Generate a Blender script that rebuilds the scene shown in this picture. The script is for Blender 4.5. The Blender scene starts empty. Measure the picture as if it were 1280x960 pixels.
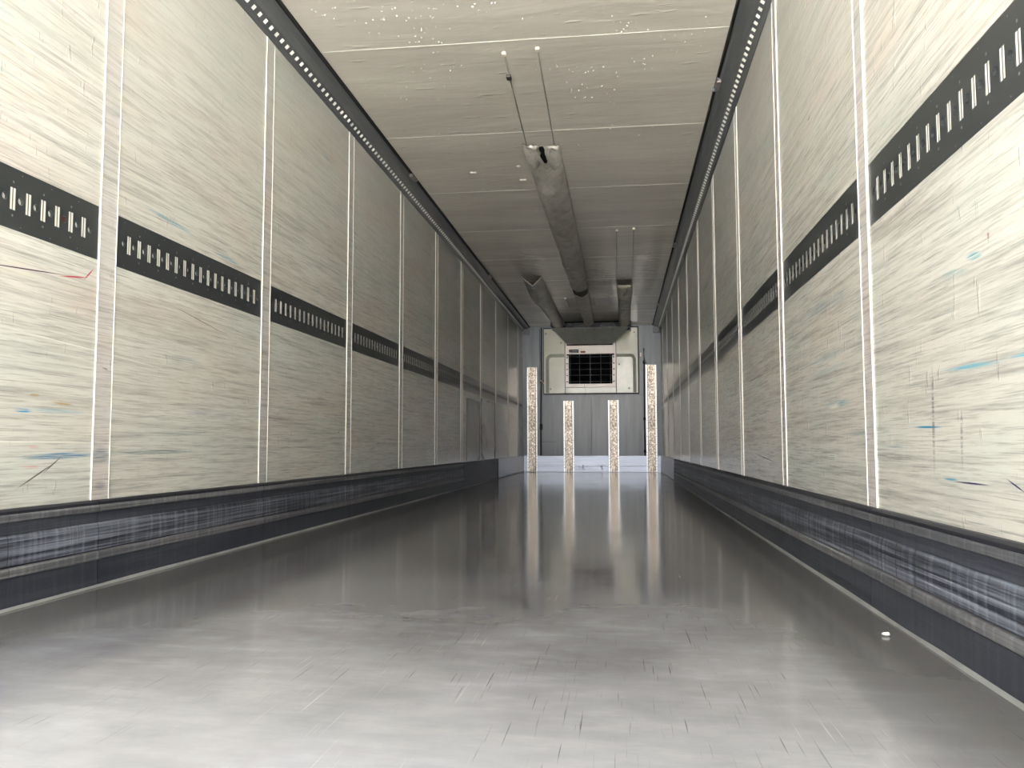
import bpy, bmesh, math, random
from mathutils import Vector, Matrix, noise
random.seed(7)
PI = math.pi
C = bpy.context.scene.collection
SC = bpy.context.scene

# ------------------------------------------------------------------ camera
cam = bpy.data.objects.new('camera', bpy.data.cameras.new('camera'))
C.objects.link(cam)
cam.data.sensor_width = 36.0
cam.data.lens = 1050.0 / 1280.0 * 36.0
cam.data.clip_start = 0.05
cam.data.clip_end = 500
r_ = Vector((0.99177168, 0.1280068, -0.0017849))
u_ = Vector((0.01119849, -0.07285789, 0.99727946))
w_ = Vector((-0.12752851, 0.98909352, 0.07369188))
m = Matrix((r_, u_, -w_)).transposed().to_4x4()
m.translation = Vector((1.7398, 0.0, 0.46))
cam.matrix_world = m
SC.camera = cam

# ------------------------------------------------------------------ world: bright hazy daylight
wd = bpy.data.worlds.new('sky'); SC.world = wd; wd.use_nodes = True
nt = wd.node_tree; nt.nodes.clear()
wo = nt.nodes.new('ShaderNodeOutputWorld'); bg = nt.nodes.new('ShaderNodeBackground')
tc = nt.nodes.new('ShaderNodeTexCoord'); sx = nt.nodes.new('ShaderNodeSeparateXYZ')
cr = nt.nodes.new('ShaderNodeValToRGB')
nt.links.new(tc.outputs['Generated'], sx.inputs[0]); nt.links.new(sx.outputs['Z'], cr.inputs[0])
e = cr.color_ramp.elements
e[0].position = 0.0; e[0].color = (0.80, 0.79, 0.77, 1)
e[1].position = 0.75; e[1].color = (0.68, 0.76, 0.90, 1)
k = e.new(0.25); k.color = (0.80, 0.84, 0.90, 1)
nt.links.new(cr.outputs[0], bg.inputs[0]); bg.inputs[1].default_value = 1.0
nt.links.new(bg.outputs[0], wo.inputs[0])

# high sun abeam of the trailer: it lights the yard, never the load space
sun = bpy.data.objects.new('sun', bpy.data.lights.new('sun', 'SUN')); C.objects.link(sun)
sun.data.energy = 30.0; sun.data.angle = 0.01; sun.data.color = (1.0, 0.975, 0.95)
sun.rotation_euler = Vector((-0.55, -0.16, -1.0)).to_track_quat('-Z', 'Y').to_euler()
SC.cycles.max_bounces = 24; SC.cycles.diffuse_bounces = 14; SC.cycles.glossy_bounces = 10

SC.view_settings.view_transform = 'Standard'
SC.view_settings.look = 'None'
SC.view_settings.gamma = 1.0
SC.view_settings.use_curve_mapping = False
SC.view_settings.exposure = 3.08

# ------------------------------------------------------------------ dimensions
W, H, D = 2.46, 2.60, 14.9625      # inner width, height, bulkhead depth (camera at Y = 0)
Y0 = -1.20                          # rear edge of the load floor, behind it the open doors
PITCH = 1.2961
SL, SR = 2.6400, 2.5500            # first joint strip left / right
TZ0, TZ1 = 1.090, 1.268            # lashing track
SKZ = 0.283                        # scuff band top

# ------------------------------------------------------------------ helpers
def lin(c):
    return tuple((v/255/12.92 if v/255 <= 0.04045 else ((v/255+0.055)/1.055)**2.4) for v in c) + (1,)

def obj(name, bm_or_mesh, mat, parent=None, smooth=False, label=None, kind=None):
    if isinstance(bm_or_mesh, bmesh.types.BMesh):
        me = bpy.data.meshes.new(name); bm_or_mesh.to_mesh(me); bm_or_mesh.free()
    else:
        me = bm_or_mesh
    if mat and not me.materials: me.materials.append(mat)
    if smooth:
        for p in me.polygons: p.use_smooth = True
    o = bpy.data.objects.new(name, me); C.objects.link(o)
    if parent: o.parent = parent
    if label: o['label'] = label
    if kind: o['kind'] = kind
    return o

def struct(name, bm, mat, **k):
    o = obj(name, bm, mat, **k); o['kind'] = 'structure'; return o

def thing(name, label, cat, loc=(0, 0, 0), group=None):
    o = bpy.data.objects.new(name, None); o.empty_display_size = 0.1
    C.objects.link(o); o.location = loc
    return tag(o, label, cat, group)

def tag(o, label, cat, group=None):
    o['label'] = label; o['category'] = cat
    if group: o['group'] = group
    return o

def bx(bm, x0, x1, y0, y1, z0, z1, bevel=0):
    vs = [bm.verts.new((x, y, z)) for x in (x0, x1) for y in (y0, y1) for z in (z0, z1)]
    fs = [(0,1,3,2), (4,6,7,5), (0,4,5,1), (2,3,7,6), (0,2,6,4), (1,5,7,3)]
    out = [bm.faces.new([vs[i] for i in f]) for f in fs]
    if bevel:
        ed = list({e for f in out for e in f.edges})
        bmesh.ops.bevel(bm, geom=ed, offset=bevel, segments=2, affect='EDGES', profile=0.6)
    return bm

def box(*a, bevel=0): return bx(bmesh.new(), *a, bevel=bevel)

def tube(bm, pts, r, n=8):
    rings = []
    for i, p in enumerate(pts):
        p = Vector(p)
        d = (Vector(pts[min(i+1, len(pts)-1)]) - Vector(pts[max(i-1, 0)])).normalized()
        a = d.cross(Vector((0, 0, 1)))
        if a.length < 0.01: a = d.cross(Vector((0, 1, 0)))
        a.normalize(); b = d.cross(a)
        rings.append([bm.verts.new(p + (a*math.cos(2*PI*j/n) + b*math.sin(2*PI*j/n))*r) for j in range(n)])
    for q, s in zip(rings, rings[1:]):
        for j in range(n): bm.faces.new((q[j], q[(j+1) % n], s[(j+1) % n], s[j]))
    bm.faces.new(rings[0][::-1]); bm.faces.new(rings[-1])
    return bm

def dome(bm, c, r, axis, h=None, n=8, rings=2):
    """shallow dome standing along axis"""
    axis = Vector(axis).normalized(); h = h or r*0.5
    a = axis.orthogonal().normalized(); b = axis.cross(a); c = Vector(c)
    prev = None
    for k in range(rings+1):
        t = k/rings*PI/2
        if k == rings:
            top = bm.verts.new(c + axis*h)
            for j in range(n): bm.faces.new((prev[j], prev[(j+1) % n], top))
        else:
            ring = [bm.verts.new(c + (a*math.cos(2*PI*j/n)+b*math.sin(2*PI*j/n))*r*math.cos(t) + axis*h*math.sin(t)) for j in range(n)]
            if prev:
                for j in range(n): bm.faces.new((prev[j], prev[(j+1) % n], ring[(j+1) % n], ring[j]))
            prev = ring
    return bm

def extrude_y(prof, y0, y1, closed=False, step=None, wob=0, seed=0):
    """sweep an (x, z) profile along Y"""
    bm = bmesh.new()
    n = max(1, int((y1-y0)/step)) if step else 1
    rings = []
    for i in range(n+1):
        y = y0 + (y1-y0)*i/n
        rings.append([bm.verts.new((x + (wob*noise.noise(Vector((seed, y*2.3, z*3))) if wob else 0), y, z)) for x, z in prof])
    m_ = len(prof)
    for a, b in zip(rings, rings[1:]):
        for j in range(m_ if closed else m_-1):
            bm.faces.new((a[j], a[(j+1) % m_], b[(j+1) % m_], b[j]))
    if closed:
        bm.faces.new(rings[0]); bm.faces.new(rings[-1][::-1])
    bmesh.ops.recalc_face_normals(bm, faces=bm.faces)
    return bm

def mirx(bm, on):
    """mirror a left-hand mesh to the right wall"""
    if on:
        for v in bm.verts: v.co.x = W - v.co.x
        bmesh.ops.reverse_faces(bm, faces=bm.faces)
    return bm

# ------------------------------------------------------------------ materials
class NT:
    def __init__(s, name):
        s.m = bpy.data.materials.new(name); s.m.use_nodes = True
        s.t = s.m.node_tree; s.b = s.t.nodes['Principled BSDF']
        s.tc = s.t.nodes.new('ShaderNodeTexCoord')
    def n(s, typ, **k):
        x = s.t.nodes.new(typ)
        for a, v in k.items(): setattr(x, a, v)
        return x
    def l(s, a, b): s.t.links.new(a, b)
    def map(s, scale=(1, 1, 1), loc=(0, 0, 0), rot=(0, 0, 0), typ='POINT'):
        x = s.n('ShaderNodeMapping'); x.vector_type = typ
        x.inputs['Scale'].default_value = scale; x.inputs['Location'].default_value = loc; x.inputs['Rotation'].default_value = rot
        s.l(s.tc.outputs['Object'], x.inputs[0]); return x.outputs[0]
    def noise(s, vec, scale=1, detail=3, rough=0.55, rnd=False, dist=0, lo=None, hi=None):
        x = s.n('ShaderNodeTexNoise'); x.noise_dimensions = '4D' if rnd else '3D'
        x.inputs['Scale'].default_value = scale; x.inputs['Detail'].default_value = detail
        x.inputs['Roughness'].default_value = rough; x.inputs['Distortion'].default_value = dist
        s.l(vec, x.inputs['Vector'])
        if rnd:
            oi = s.n('ShaderNodeObjectInfo'); mu = s.math('MULTIPLY', oi.outputs['Random'], 37.0)
            s.l(mu, x.inputs['W'])
        o = x.outputs['Fac'] if 'Fac' in x.outputs else x.outputs[0]
        if lo is not None: return s.rng(o, lo, hi)
        return o
    def rng(s, v, lo, hi, a=0.0, b=1.0, smooth=False):
        x = s.n('ShaderNodeMapRange'); x.clamp = True
        if smooth: x.interpolation_type = 'SMOOTHSTEP'
        s.l(v, x.inputs[0])
        for i, q in zip((1, 2, 3, 4), (lo, hi, a, b)): x.inputs[i].default_value = q
        return x.outputs[0]
    def math(s, op, a, b=None):
        x = s.n('ShaderNodeMath'); x.operation = op
        for i, q in enumerate((a, b)):
            if q is None: continue
            if isinstance(q, (int, float)): x.inputs[i].default_value = q
            else: s.l(q, x.inputs[i])
        return x.outputs[0]
    def mix(s, f, a, b, mode='MIX'):
        x = s.n('ShaderNodeMix'); x.data_type = 'RGBA'; x.blend_type = mode
        for i, q in ((0, f), (6, a), (7, b)):
            if isinstance(q, (int, float)): x.inputs[i].default_value = q
            elif isinstance(q, tuple): x.inputs[i].default_value = q
            else: s.l(q, x.inputs[i])
        return x.outputs[2]
    def bump(s, h, strength=0.3, dist=0.01, prev=None):
        x = s.n('ShaderNodeBump'); x.inputs['Strength'].default_value = strength; x.inputs['Distance'].default_value = dist
        s.l(h, x.inputs['Height'])
        if prev: s.l(prev, x.inputs['Normal'])
        return x.outputs[0]
    def fin(s, col=None, rough=None, metal=0.0, normal=None, coat=0, coat_r=0.1, spec=0.5):
        b = s.b
        if col is not None:
            if isinstance(col, tuple): b.inputs['Base Color'].default_value = col
            else: s.l(col, b.inputs['Base Color'])
        if rough is not None:
            if isinstance(rough, (int, float)): b.inputs['Roughness'].default_value = rough
            else: s.l(rough, b.inputs['Roughness'])
        b.inputs['Metallic'].default_value = metal
        b.inputs['Specular IOR Level'].default_value = spec
        b.inputs['Coat Weight'].default_value = coat; b.inputs['Coat Roughness'].default_value = coat_r
        if normal: s.l(normal, b.inputs['Normal'])
        return s.m

def simple(name, rgb, rough=0.5, metal=0.0, var=0.12, vs=(8, 8, 8), bump=0.0, spec=0.5):
    t = NT(name); v = t.map(vs)
    n = t.noise(v, 1, 4)
    c = lin(rgb); d = tuple(x*(1-var*2.2) for x in c[:3]) + (1,)
    col = t.mix(t.rng(n, 0.3, 0.7), d, c)
    nr = t.bump(n, bump, 0.003) if bump else None
    return t.fin(col, rough, metal, nr, spec=spec)

def wall_mat(name, marks, strip=False):
    t = NT(name)
    base = lin((214, 210, 208) if strip else (219, 219, 212))
    s1 = t.noise(t.map((1, 2.0, 62)), 1, 6, 0.68, True, lo=0.47, hi=0.70)
    s2 = t.noise(t.map((1, 6.5, 230)), 1, 4, 0.65, True, lo=0.50, hi=0.72)
    s3 = t.noise(t.map((1, 0.8, 9)), 1, 3, 0.5, True, lo=0.35, hi=0.72)
    sep = t.n('ShaderNodeSeparateXYZ'); t.l(t.tc.outputs['Object'], sep.inputs[0])
    zf = t.rng(sep.outputs['Z'], 2.55, 1.45, 0.18, 1.0)          # cargo scuffs the wall up to loading height
    c = t.mix(t.math('MULTIPLY', s3, 0.40), base, lin((196, 194, 184)))
    zf = t.math('MULTIPLY', zf, t.rng(sep.outputs['Y'], 4.0, 11.0, 1.0, 0.45))   # fewer pallets rub the far end
    cl = t.noise(t.map((1, 1.3, 3.4), (0, 3, 1)), 1, 3, 0.5, True)
    c = t.mix(t.math('MULTIPLY', t.rng(cl, 0.50, 0.68), 0.30), c, lin((220, 198, 184)))
    c = t.mix(t.math('MULTIPLY', t.rng(cl, 0.48, 0.34), 0.30), c, lin((196, 210, 202)))
    c = t.mix(t.math('MULTIPLY', t.math('MULTIPLY', s1, 0.66), zf), c, lin((136, 134, 130)))
    c = t.mix(t.math('MULTIPLY', t.math('MULTIPLY', s2, 0.60), zf), c, lin((116, 114, 114)))
    bl = t.noise(t.map((1, 0.9, 24), (0, 7, 3)), 1, 4, 0.6, True, lo=0.60, hi=0.74)
    bm_ = t.rng(t.noise(t.map((1, 1.7, 2.6), (4, 2, 0)), 1, 2, 0.5, True), 0.5, 0.62)
    c = t.mix(t.math('MULTIPLY', t.math('MULTIPLY', bl, bm_), 0.55), c, lin((120, 160, 178)))
    # dark nicks
    nk = t.noise(t.map((1, 9, 30), (1, 1, 5)), 1, 2, 0.5, True, lo=0.765, hi=0.80)
    c = t.mix(t.math('MULTIPLY', nk, 0.8), c, lin((60, 58, 60)))
    st = t.noise(t.map((1, 6, 260)), 1, 3, 0.6, lo=0.36, hi=0.60)
    for (y, z, ly, lz, rot, col, amt) in marks:
        v = t.map((10, ly, lz), (0, y, z), (rot, 0, 0), 'TEXTURE')
        ln = t.n('ShaderNodeVectorMath'); ln.operation = 'LENGTH'; t.l(v, ln.inputs[0])
        f = t.rng(ln.outputs['Value'], 1.0, 0.35, 0, amt, True)
        c = t.mix(t.math('MULTIPLY', f, st) if lz > 0.004 else f, c, lin(col))
    b1 = t.noise(t.map((1, 9, 7), (2, 0, 0)), 1, 4, 0.55, True)
    dn = t.noise(t.map((1, 40, 13), (5, 5, 5)), 1, 2, 0.5, True, lo=0.66, hi=0.76)
    n0 = t.bump(b1, 0.30, 0.006)
    n0 = t.bump(dn, 0.8, 0.003, n0)
    n0 = t.bump(s2, 0.15, 0.001, n0)
    return t.fin(c, t.rng(s1, 0, 1, 0.19, 0.265), 0, n0, spec=0.5)

BLUE = (52, 128, 168)
ML = wall_mat('left_wall_gelcoat', [
    (2.44, 0.432, 0.22, 0.013, 0.02, (40, 120, 168), 1.0), (2.95, 0.44, 0.45, 0.011, 0.0, (70, 110, 120), 0.6),
    (2.30, 0.400, 0.05, 0.008, 0, (214, 120, 130), 0.7), (2.31, 0.46, 0.04, 0.006, 0, (214, 120, 130), 0.6),
    (2.26, 0.567, 0.05, 0.009, 0, (60, 150, 200), 1.0), (2.42, 0.57, 0.16, 0.010, 0, (150, 190, 205), 0.8),
    (2.43, 0.600, 0.07, 0.012, -0.1, (176, 146, 90), 0.9), (2.31, 0.615, 0.03, 0.006, 0, (176, 146, 90), 0.8),
    (2.33, 0.375, 0.11, 0.0035, 0.42, (90, 80, 76), 0.9), (2.40, 0.405, 0.06, 0.0030, 0.55, (90, 80, 76), 0.9),
    (2.25, 0.985, 0.24, 0.0026, 0.10, (70, 40, 70), 1.0), (2.47, 1.006, 0.09, 0.004, 0.16, (196, 84, 92), 1.0),
    (2.545, 1.03, 0.04, 0.004, 0.75, (196, 84, 92), 1.0),
    (3.05, 1.34, 0.22, 0.012, -0.05, (120, 165, 185), 0.8), (3.52, 1.30, 0.16, 0.010, -0.03, (120, 165, 190), 0.9),
    (3.4, 0.60, 0.25, 0.02, 0, (150, 150, 170), 0.5), (2.64, 0.727, 0.03, 0.004, -0.2, (70, 60, 66), 1.0),
    (2.6, 0.78, 0.55, 0.0022, -0.05, (240, 238, 232), 0.8), (2.3, 0.475, 0.5, 0.0022, 0, (246, 244, 236), 0.8),
    (6.1, 0.48, 0.5, 0.012, 0, (120, 120, 110), 0.5), (3.3, 0.985, 0.3, 0.0022, -0.12, (80, 70, 70), 0.8),
    (2.9, 0.95, 0.7, 0.10, 0, (176, 160, 150), 0.45)])
MR = wall_mat('right_wall_gelcoat', [
    (1.82, 0.622, 0.20, 0.008, 0.03, (120, 182, 204), 1.0), (1.58, 0.622, 0.12, 0.011, 0.0, (120, 182, 204), 1.0),
    (1.80, 0.846, 0.05, 0.012, 0.1, (90, 168, 186), 0.9), (1.90, 0.832, 0.08, 0.010, 0.1, (110, 168, 180), 0.7),
    (1.73, 0.87, 0.006, 0.018, 0, (170, 80, 84), 0.9), (2.92, 0.600, 0.22, 0.016, 0, (110, 160, 180), 0.8),
    (2.97, 0.594, 0.10, 0.014, 0, (236, 236, 226), 1.0),
    (2.10, 0.503, 0.12, 0.004, 0.02, (60, 140, 180), 1.0), (2.06, 0.52, 0.012, 0.16, 0.04, (120, 118, 120), 0.8),
    (1.90, 0.47, 0.010, 0.08, 0.05, (120, 118, 120), 0.7),
    (1.86, 0.381, 0.12, 0.0028, 0.0, (50, 44, 96), 1.0), (1.66, 0.385, 0.05, 0.0026, 0.3, (50, 44, 96), 1.0),
    (1.97, 0.385, 0.05, 0.004, 0, (90, 160, 190), 0.9), (2.35, 0.43, 0.30, 0.016, 0, (110, 112, 110), 0.6),
    (3.3, 0.88, 0.3, 0.018, 0, (170, 160, 150), 0.5), (2.2, 1.03, 0.5, 0.05, 0.1, (150, 140, 136), 0.5),
    (4.4, 0.40, 0.4, 0.0035, 0.06, (60, 58, 58), 0.9), (4.6, 0.82, 0.4, 0.004, 0.0, (60, 60, 58), 0.8)])
MSTRIP = wall_mat('joint_strip_gelcoat', [(2.64, 0.727, 0.03, 0.005, -0.2, (70, 60, 66), 1.0), (2.64, 0.435, 0.06, 0.035, 0, (80, 110, 130), 0.7),
                                          (2.64, 0.33, 0.04, 0.02, 0, (100, 100, 120), 0.6)], strip=True)
MSEAL = simple('white_sealant', (246, 244, 236), 0.45, var=0.04)
MCORE = simple('panel_core', (150, 150, 146), 0.8)

def ceiling_mat():
    t = NT('ceiling_gelcoat')
    a = t.noise(t.map((0.7, 3, 1)), 1, 4, 0.6, True)
    c = t.mix(t.rng(a, 0.35, 0.7), lin((214, 208, 198)), lin((232, 227, 216)))
    sp = t.noise(t.map((30, 30, 1)), 1, 2, 0.5, True, lo=0.745, hi=0.78)
    c = t.mix(t.math('MULTIPLY', sp, 0.35), c, lin((240, 238, 230)))
    b1 = t.noise(t.map((1.8, 7.5, 1)), 1, 4, 0.55, True, dist=0.8)
    b2 = t.noise(t.map((5, 20, 1)), 1, 2, 0.5, True, lo=0.66, hi=0.76)
    n0 = t.bump(b1, 0.5, 0.014); n0 = t.bump(b2, 0.8, 0.004, n0)
    # three wrinkled, delaminated spots toward the front
    wr = t.noise(t.map((3.0, 9.0, 1), (2, 0, 0)), 1, 3, 0.5, dist=1.4); ms = None
    for x, y, lx, ly in ((1.52, 10.9, 0.20, 1.6), (2.08, 10.2, 0.16, 1.9), (0.70, 9.7, 0.22, 1.2)):
        ln = t.n('ShaderNodeVectorMath'); ln.operation = 'LENGTH'
        t.l(t.map((lx, ly, 50), (x, y, H), (0, 0, 0), 'TEXTURE'), ln.inputs[0])
        f = t.rng(ln.outputs['Value'], 1.0, 0.2, 0, 1, True); ms = f if ms is None else t.math('MAXIMUM', ms, f)
    n0 = t.bump(t.math('MULTIPLY', wr, ms), 1.0, 0.05, n0)
    return t.fin(c, t.rng(a, 0.3, 0.7, 0.16, 0.26), 0, n0, spec=0.5)
MCEIL = ceiling_mat()

def floor_mat():
    t = NT('worn_deck')
    a = t.noise(t.map((2.2, 0.9, 1)), 1, 5, 0.6)
    s = t.noise(t.map((26, 1.3, 1), rot=(0, 0, 0.10)), 1, 4, 0.6)
    s2 = t.noise(t.map((5, 16, 1), rot=(0, 0, 0.55)), 1, 5, 0.65)
    c = t.mix(t.rng(a, 0.32, 0.68), lin((80, 80, 83)), lin((104, 104, 107)))
    c = t.mix(t.math('MULTIPLY', t.rng(s, 0.50, 0.75), 0.30), c, lin((92, 92, 94)))
    c = t.mix(t.math('MULTIPLY', t.rng(s2, 0.52, 0.78), 0.22), c, lin((176, 176, 174)))
    # daylight at the open end, painted into the deck colour as a paler zone
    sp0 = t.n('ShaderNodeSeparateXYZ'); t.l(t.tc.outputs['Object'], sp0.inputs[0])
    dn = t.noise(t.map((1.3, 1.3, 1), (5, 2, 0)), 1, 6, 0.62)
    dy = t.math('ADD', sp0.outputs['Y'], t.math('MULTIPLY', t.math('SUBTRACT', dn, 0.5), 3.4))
    near_light = t.rng(dy, 2.9, 0.6, 0, 1.0)
    c = t.mix(t.math('MULTIPLY', near_light, t.rng(s2, 0.2, 0.75, 0.7, 1.0)), c, lin((180, 181, 189)))
    bl = t.noise(t.map((1.1, 1.6, 1), (3, 1, 0)), 1, 3, 0.5, lo=0.55, hi=0.72)
    c = t.mix(t.math('MULTIPLY', bl, 0.25), c, lin((120, 126, 142)))
    # fine scratches in two slanted directions
    for rot, off, amt, col in ((0.5, 0, 0.8, (56, 56, 58)), (-0.32, 5, 0.7, (60, 60, 62)), (0.2, 9, 0.3, (214, 214, 212)), (0.62, 3, 0.8, (58, 58, 60))):
        q = t.noise(t.map((230, 3.6, 1), (off, off, 0), (0, 0, rot)), 1, 2, 0.5, lo=0.67, hi=0.73)
        gate = t.noise(t.map((2, 2, 1), (off, 1, 0)), 1, 1, 0.5, lo=0.5, hi=0.6)
        c = t.mix(t.math('MULTIPLY', t.math('MULTIPLY', q, gate), amt), c, lin(col))
    # edge dirt, widened to paint in the dark reflection of the scuff bands
    sep = t.n('ShaderNodeSeparateXYZ'); t.l(t.tc.outputs['Object'], sep.inputs[0])
    ed = t.math('ABSOLUTE', t.math('SUBTRACT', sep.outputs['X'], W/2))
    edn = t.math('ADD', ed, t.math('MULTIPLY', t.math('SUBTRACT', a, 0.5), 0.25))
    edge = t.rng(edn, 0.70, 1.12, 0, 0.75, True)
    c = t.mix(edge, c, lin((92, 91, 88)))
    g = t.n('ShaderNodeTexChecker'); g.inputs['Scale'].default_value = 1
    t.l(t.map((90, 90, 1), rot=(0, 0, 0.78)), g.inputs['Vector'])
    n0 = t.bump(t.noise(t.map((3, 2, 1)), 1, 2, 0.5), 0.05, 0.008)
    n0 = t.bump(s, 0.04, 0.002, n0)
    n0 = t.bump(t.math('MULTIPLY', g.outputs['Fac'], edge), 0.12, 0.001, n0)
    rg = t.rng(t.math('ADD', a, t.math('MULTIPLY', s2, 0.5)), 0.5, 1.0, 0.09, 0.15)
    return t.fin(c, rg, 0, n0, spec=0.7)
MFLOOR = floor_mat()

def skirt_mat(name, dark, light, amt, rough=0.4, metal=0.35):
    t = NT(name)
    a = t.noise(t.map((1, 1.0, 75)), 1, 5, 0.65, lo=0.42, hi=0.66)
    v = t.noise(t.map((1, 46, 2.2), (0, 3, 0)), 1, 2, 0.5, lo=0.50, hi=0.70)
    g = t.noise(t.map((1, 1.4, 1.5)), 1, 2, 0.5, lo=0.35, hi=0.65)
    f = t.math('MULTIPLY', t.math('ADD', t.math('MULTIPLY', a, 0.75), t.math('MULTIPLY', v, 0.35)), amt)
    c = t.mix(f, lin(dark), lin(light))
    c = t.mix(t.math('MULTIPLY', g, 0.3), c, lin(dark))
    vl = t.noise(t.map((1, 60, 1.0), (0, 9, 0)), 1, 1, 0.5, lo=0.68, hi=0.74)
    c = t.mix(t.math('MULTIPLY', vl, 0.6 * amt), c, lin((34, 36, 46)))
    n0 = t.bump(a, 0.25, 0.002)
    return t.fin(c, t.rng(a, 0, 1, rough, rough+0.15), metal, n0)
MSK_D = skirt_mat('scuff_band_navy', (62, 66, 78), (100, 104, 114), 0.7)
MSK_M = skirt_mat('scuff_band_scratched', (54, 58, 70), (160, 166, 182), 1.3)
MSK_L = skirt_mat('scuff_band_worn_bright', (104, 106, 112), (172, 172, 174), 1.0)
MSK_R = skirt_mat('scuff_band_recess', (40, 42, 52), (72, 74, 84), 0.6)
MSK_A = skirt_mat('bare_aluminium_kick_plate', (150, 156, 170), (196, 200, 210), 0.6, 0.28, 0.8)

MTRACK = simple('track_charcoal', (60, 64, 66), 0.30, 0.1, 0.03, (6, 6, 6))
MINSERT = simple('track_light_backing', (238, 238, 232), 0.4, var=0.05)
MRIB = simple('slot_divider', (104, 96, 90), 0.5, 0.3)
MRUST = simple('rusty_plug', (96, 44, 36), 0.7)
MRAIL = simple('rail_charcoal', (118, 121, 124), 0.36, 0.3, 0.1, (10, 1, 10))
MBLACK = simple('black_rubber', (18, 18, 20), 0.6)
MBULK = simple('bulkhead_grey', (160, 167, 177), 0.24, 0.0, 0.10, (14, 1, 1.2), 0.15, spec=0.5)
MCREAM = simple('cream_housing', (226, 224, 198), 0.14, 0.0, 0.05, (5, 5, 5), 0.12, spec=0.9)
MCREAM2 = simple('cream_groove', (160, 160, 134), 0.3, 0.0, 0.05)
MWHITE = simple('white_grille_frame', (236, 222, 214), 0.30, 0.1, 0.05, spec=0.9)
MDARK = simple('coil_darkness', (8, 11, 14), 0.8, spec=0.1)
MWIRE = simple('steel_wire', (150, 156, 160), 0.3, 0.8)
MDEFL = simple('deflector_grey', (210, 214, 210), 0.30, 0.1, 0.08)
MOUT = simple('outlet_box_blue_black', (30, 35, 48), 0.4, 0.2)
MWATER = simple('water_droplet', (236, 236, 232), 0.06, 0.0, 0.02)
MCORD = simple('track_wire_grey', (176, 172, 160), 0.35, 0.5)
MSTK = simple('sticker_dark', (48, 52, 58), 0.5)
MSTR = simple('sticker_red', (150, 62, 46), 0.5)
MPATCH = simple('patch_light_grey', (186, 186, 184), 0.35, 0.2)
MREP = simple('repair_plate_grey', (150, 150, 146), 0.25, 0.3, 0.1, (1, 2, 2), 0.2)
MCONC = simple('yard_concrete', (170, 168, 162), 0.85, var=0.08, vs=(0.6, 0.6, 0.6))

def galv(name, warm):
    t = NT(name)
    a = t.noise(t.map((55, 55, 34)), 1, 5, 0.7)
    b = t.noise(t.map((12, 12, 6)), 1, 4, 0.65)
    c = t.mix(t.rng(a, 0.44, 0.62), lin((132, 118, 106)), lin(warm))
    c = t.mix(t.math('MULTIPLY', t.rng(b, 0.50, 0.68), 0.65), c, lin((96, 88, 82)))
    n0 = t.bump(a, 0.25, 0.002)
    return t.fin(c, t.rng(a, 0.3, 0.7, 0.46, 0.34), 0.9, n0)
MGALV = galv('mottled_galvanised_steel', (232, 220, 208))
MFLG = simple('bright_post_flange', (240, 240, 238), 0.32, 0.6, 0.04)

def fabric():
    t = NT('silver_chute_fabric')
    a = t.noise(t.map((9, 6, 9)), 1, 4, 0.6, dist=0.5)
    c = t.mix(t.rng(a, 0.3, 0.7), lin((170, 166, 158)), lin((214, 209, 200)))
    wv = t.noise(t.map((10, 26, 10), rot=(0, 0, 0.6)), 1, 4, 0.6, dist=1.0)
    n0 = t.bump(wv, 0.8, 0.014)
    return t.fin(c, 0.36, 0.25, n0, spec=0.6)
MFAB = fabric()
MPALE = simple('pale_liner', (244, 238, 220), 0.45, 0.1)
MSHADE = simple('chute_shade', (34, 34, 34), 0.8)  # near-black sheets that paint the shade inside the chute mouths

# ------------------------------------------------------------------ structure: yard and shell
g = box(-60, 60, -60, Y0-0.02, -1.20, -1.15)
struct('ground', g, MCONC, label='pale concrete yard behind the open trailer')

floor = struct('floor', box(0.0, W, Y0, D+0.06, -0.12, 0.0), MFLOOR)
for s in (0, 1):                                   # pale sealant along both edges of the deck
    bm = bmesh.new(); n = 160; rows = []
    for i in range(n+1):
        y = Y0 + (D-Y0)*i/n
        w = 0.0045 + 0.005*noise.noise(Vector((s*9, y*2.5, 0)))
        x = 0.026 + 0.003*noise.noise(Vector((s*5+2, y*1.2, 1)))
        rows.append([bm.verts.new((x-0.004, y, 0.012)), bm.verts.new((x+w*0.6, y, 0.006)), bm.verts.new((x+w+0.002, y, 0.0005))])
    for a, b in zip(rows, rows[1:]):
        for j in (0, 1): bm.faces.new((a[j], a[j+1], b[j+1], b[j]))
    obj('sealant_bead', mirx(bm, s), simple('grey_white_sealant', (146, 148, 148), 0.5), floor, True)

ceiling = struct('ceiling', box(-0.06, W+0.06, Y0, D+0.06, H+0.006, H+0.10), MCORE)
cs0 = 4.262                                        # first visible ceiling seam
seams = [cs0 + PITCH*k for k in range(-3, 9)]
edges = [Y0] + [y for y in seams if Y0 < y < D] + [D]
for a, b in zip(edges, edges[1:]):
    obj('ceiling_panel', box(0.0, W, a+0.003, b-0.003, H, H+0.0055), MCEIL, ceiling)
for y in edges[1:-1]:
    obj('seam_bead', box(0.1, W-0.1, y-0.0026, y+0.0026, H-0.0016, H+0.002, bevel=0.0005), MSEAL, ceiling)
bm = bmesh.new()                                   # condensation droplets
for i in range(900):
    y = 3.3 + abs(random.gauss(0, 1)) * 1.1; x = random.uniform(0.25, 2.25)
    if noise.noise(Vector((x*2.2, y*2.2, 4))) < 0.02: continue
    r = random.choice((0.0024, 0.0032, 0.0045, 0.006))
    dome(bm, (x, y, H), r, (0, 0, -1), r*0.8, 6)
obj('water_droplets', bm, MWATER, ceiling, True, label='condensation droplets on the ceiling', kind='stuff')

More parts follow.
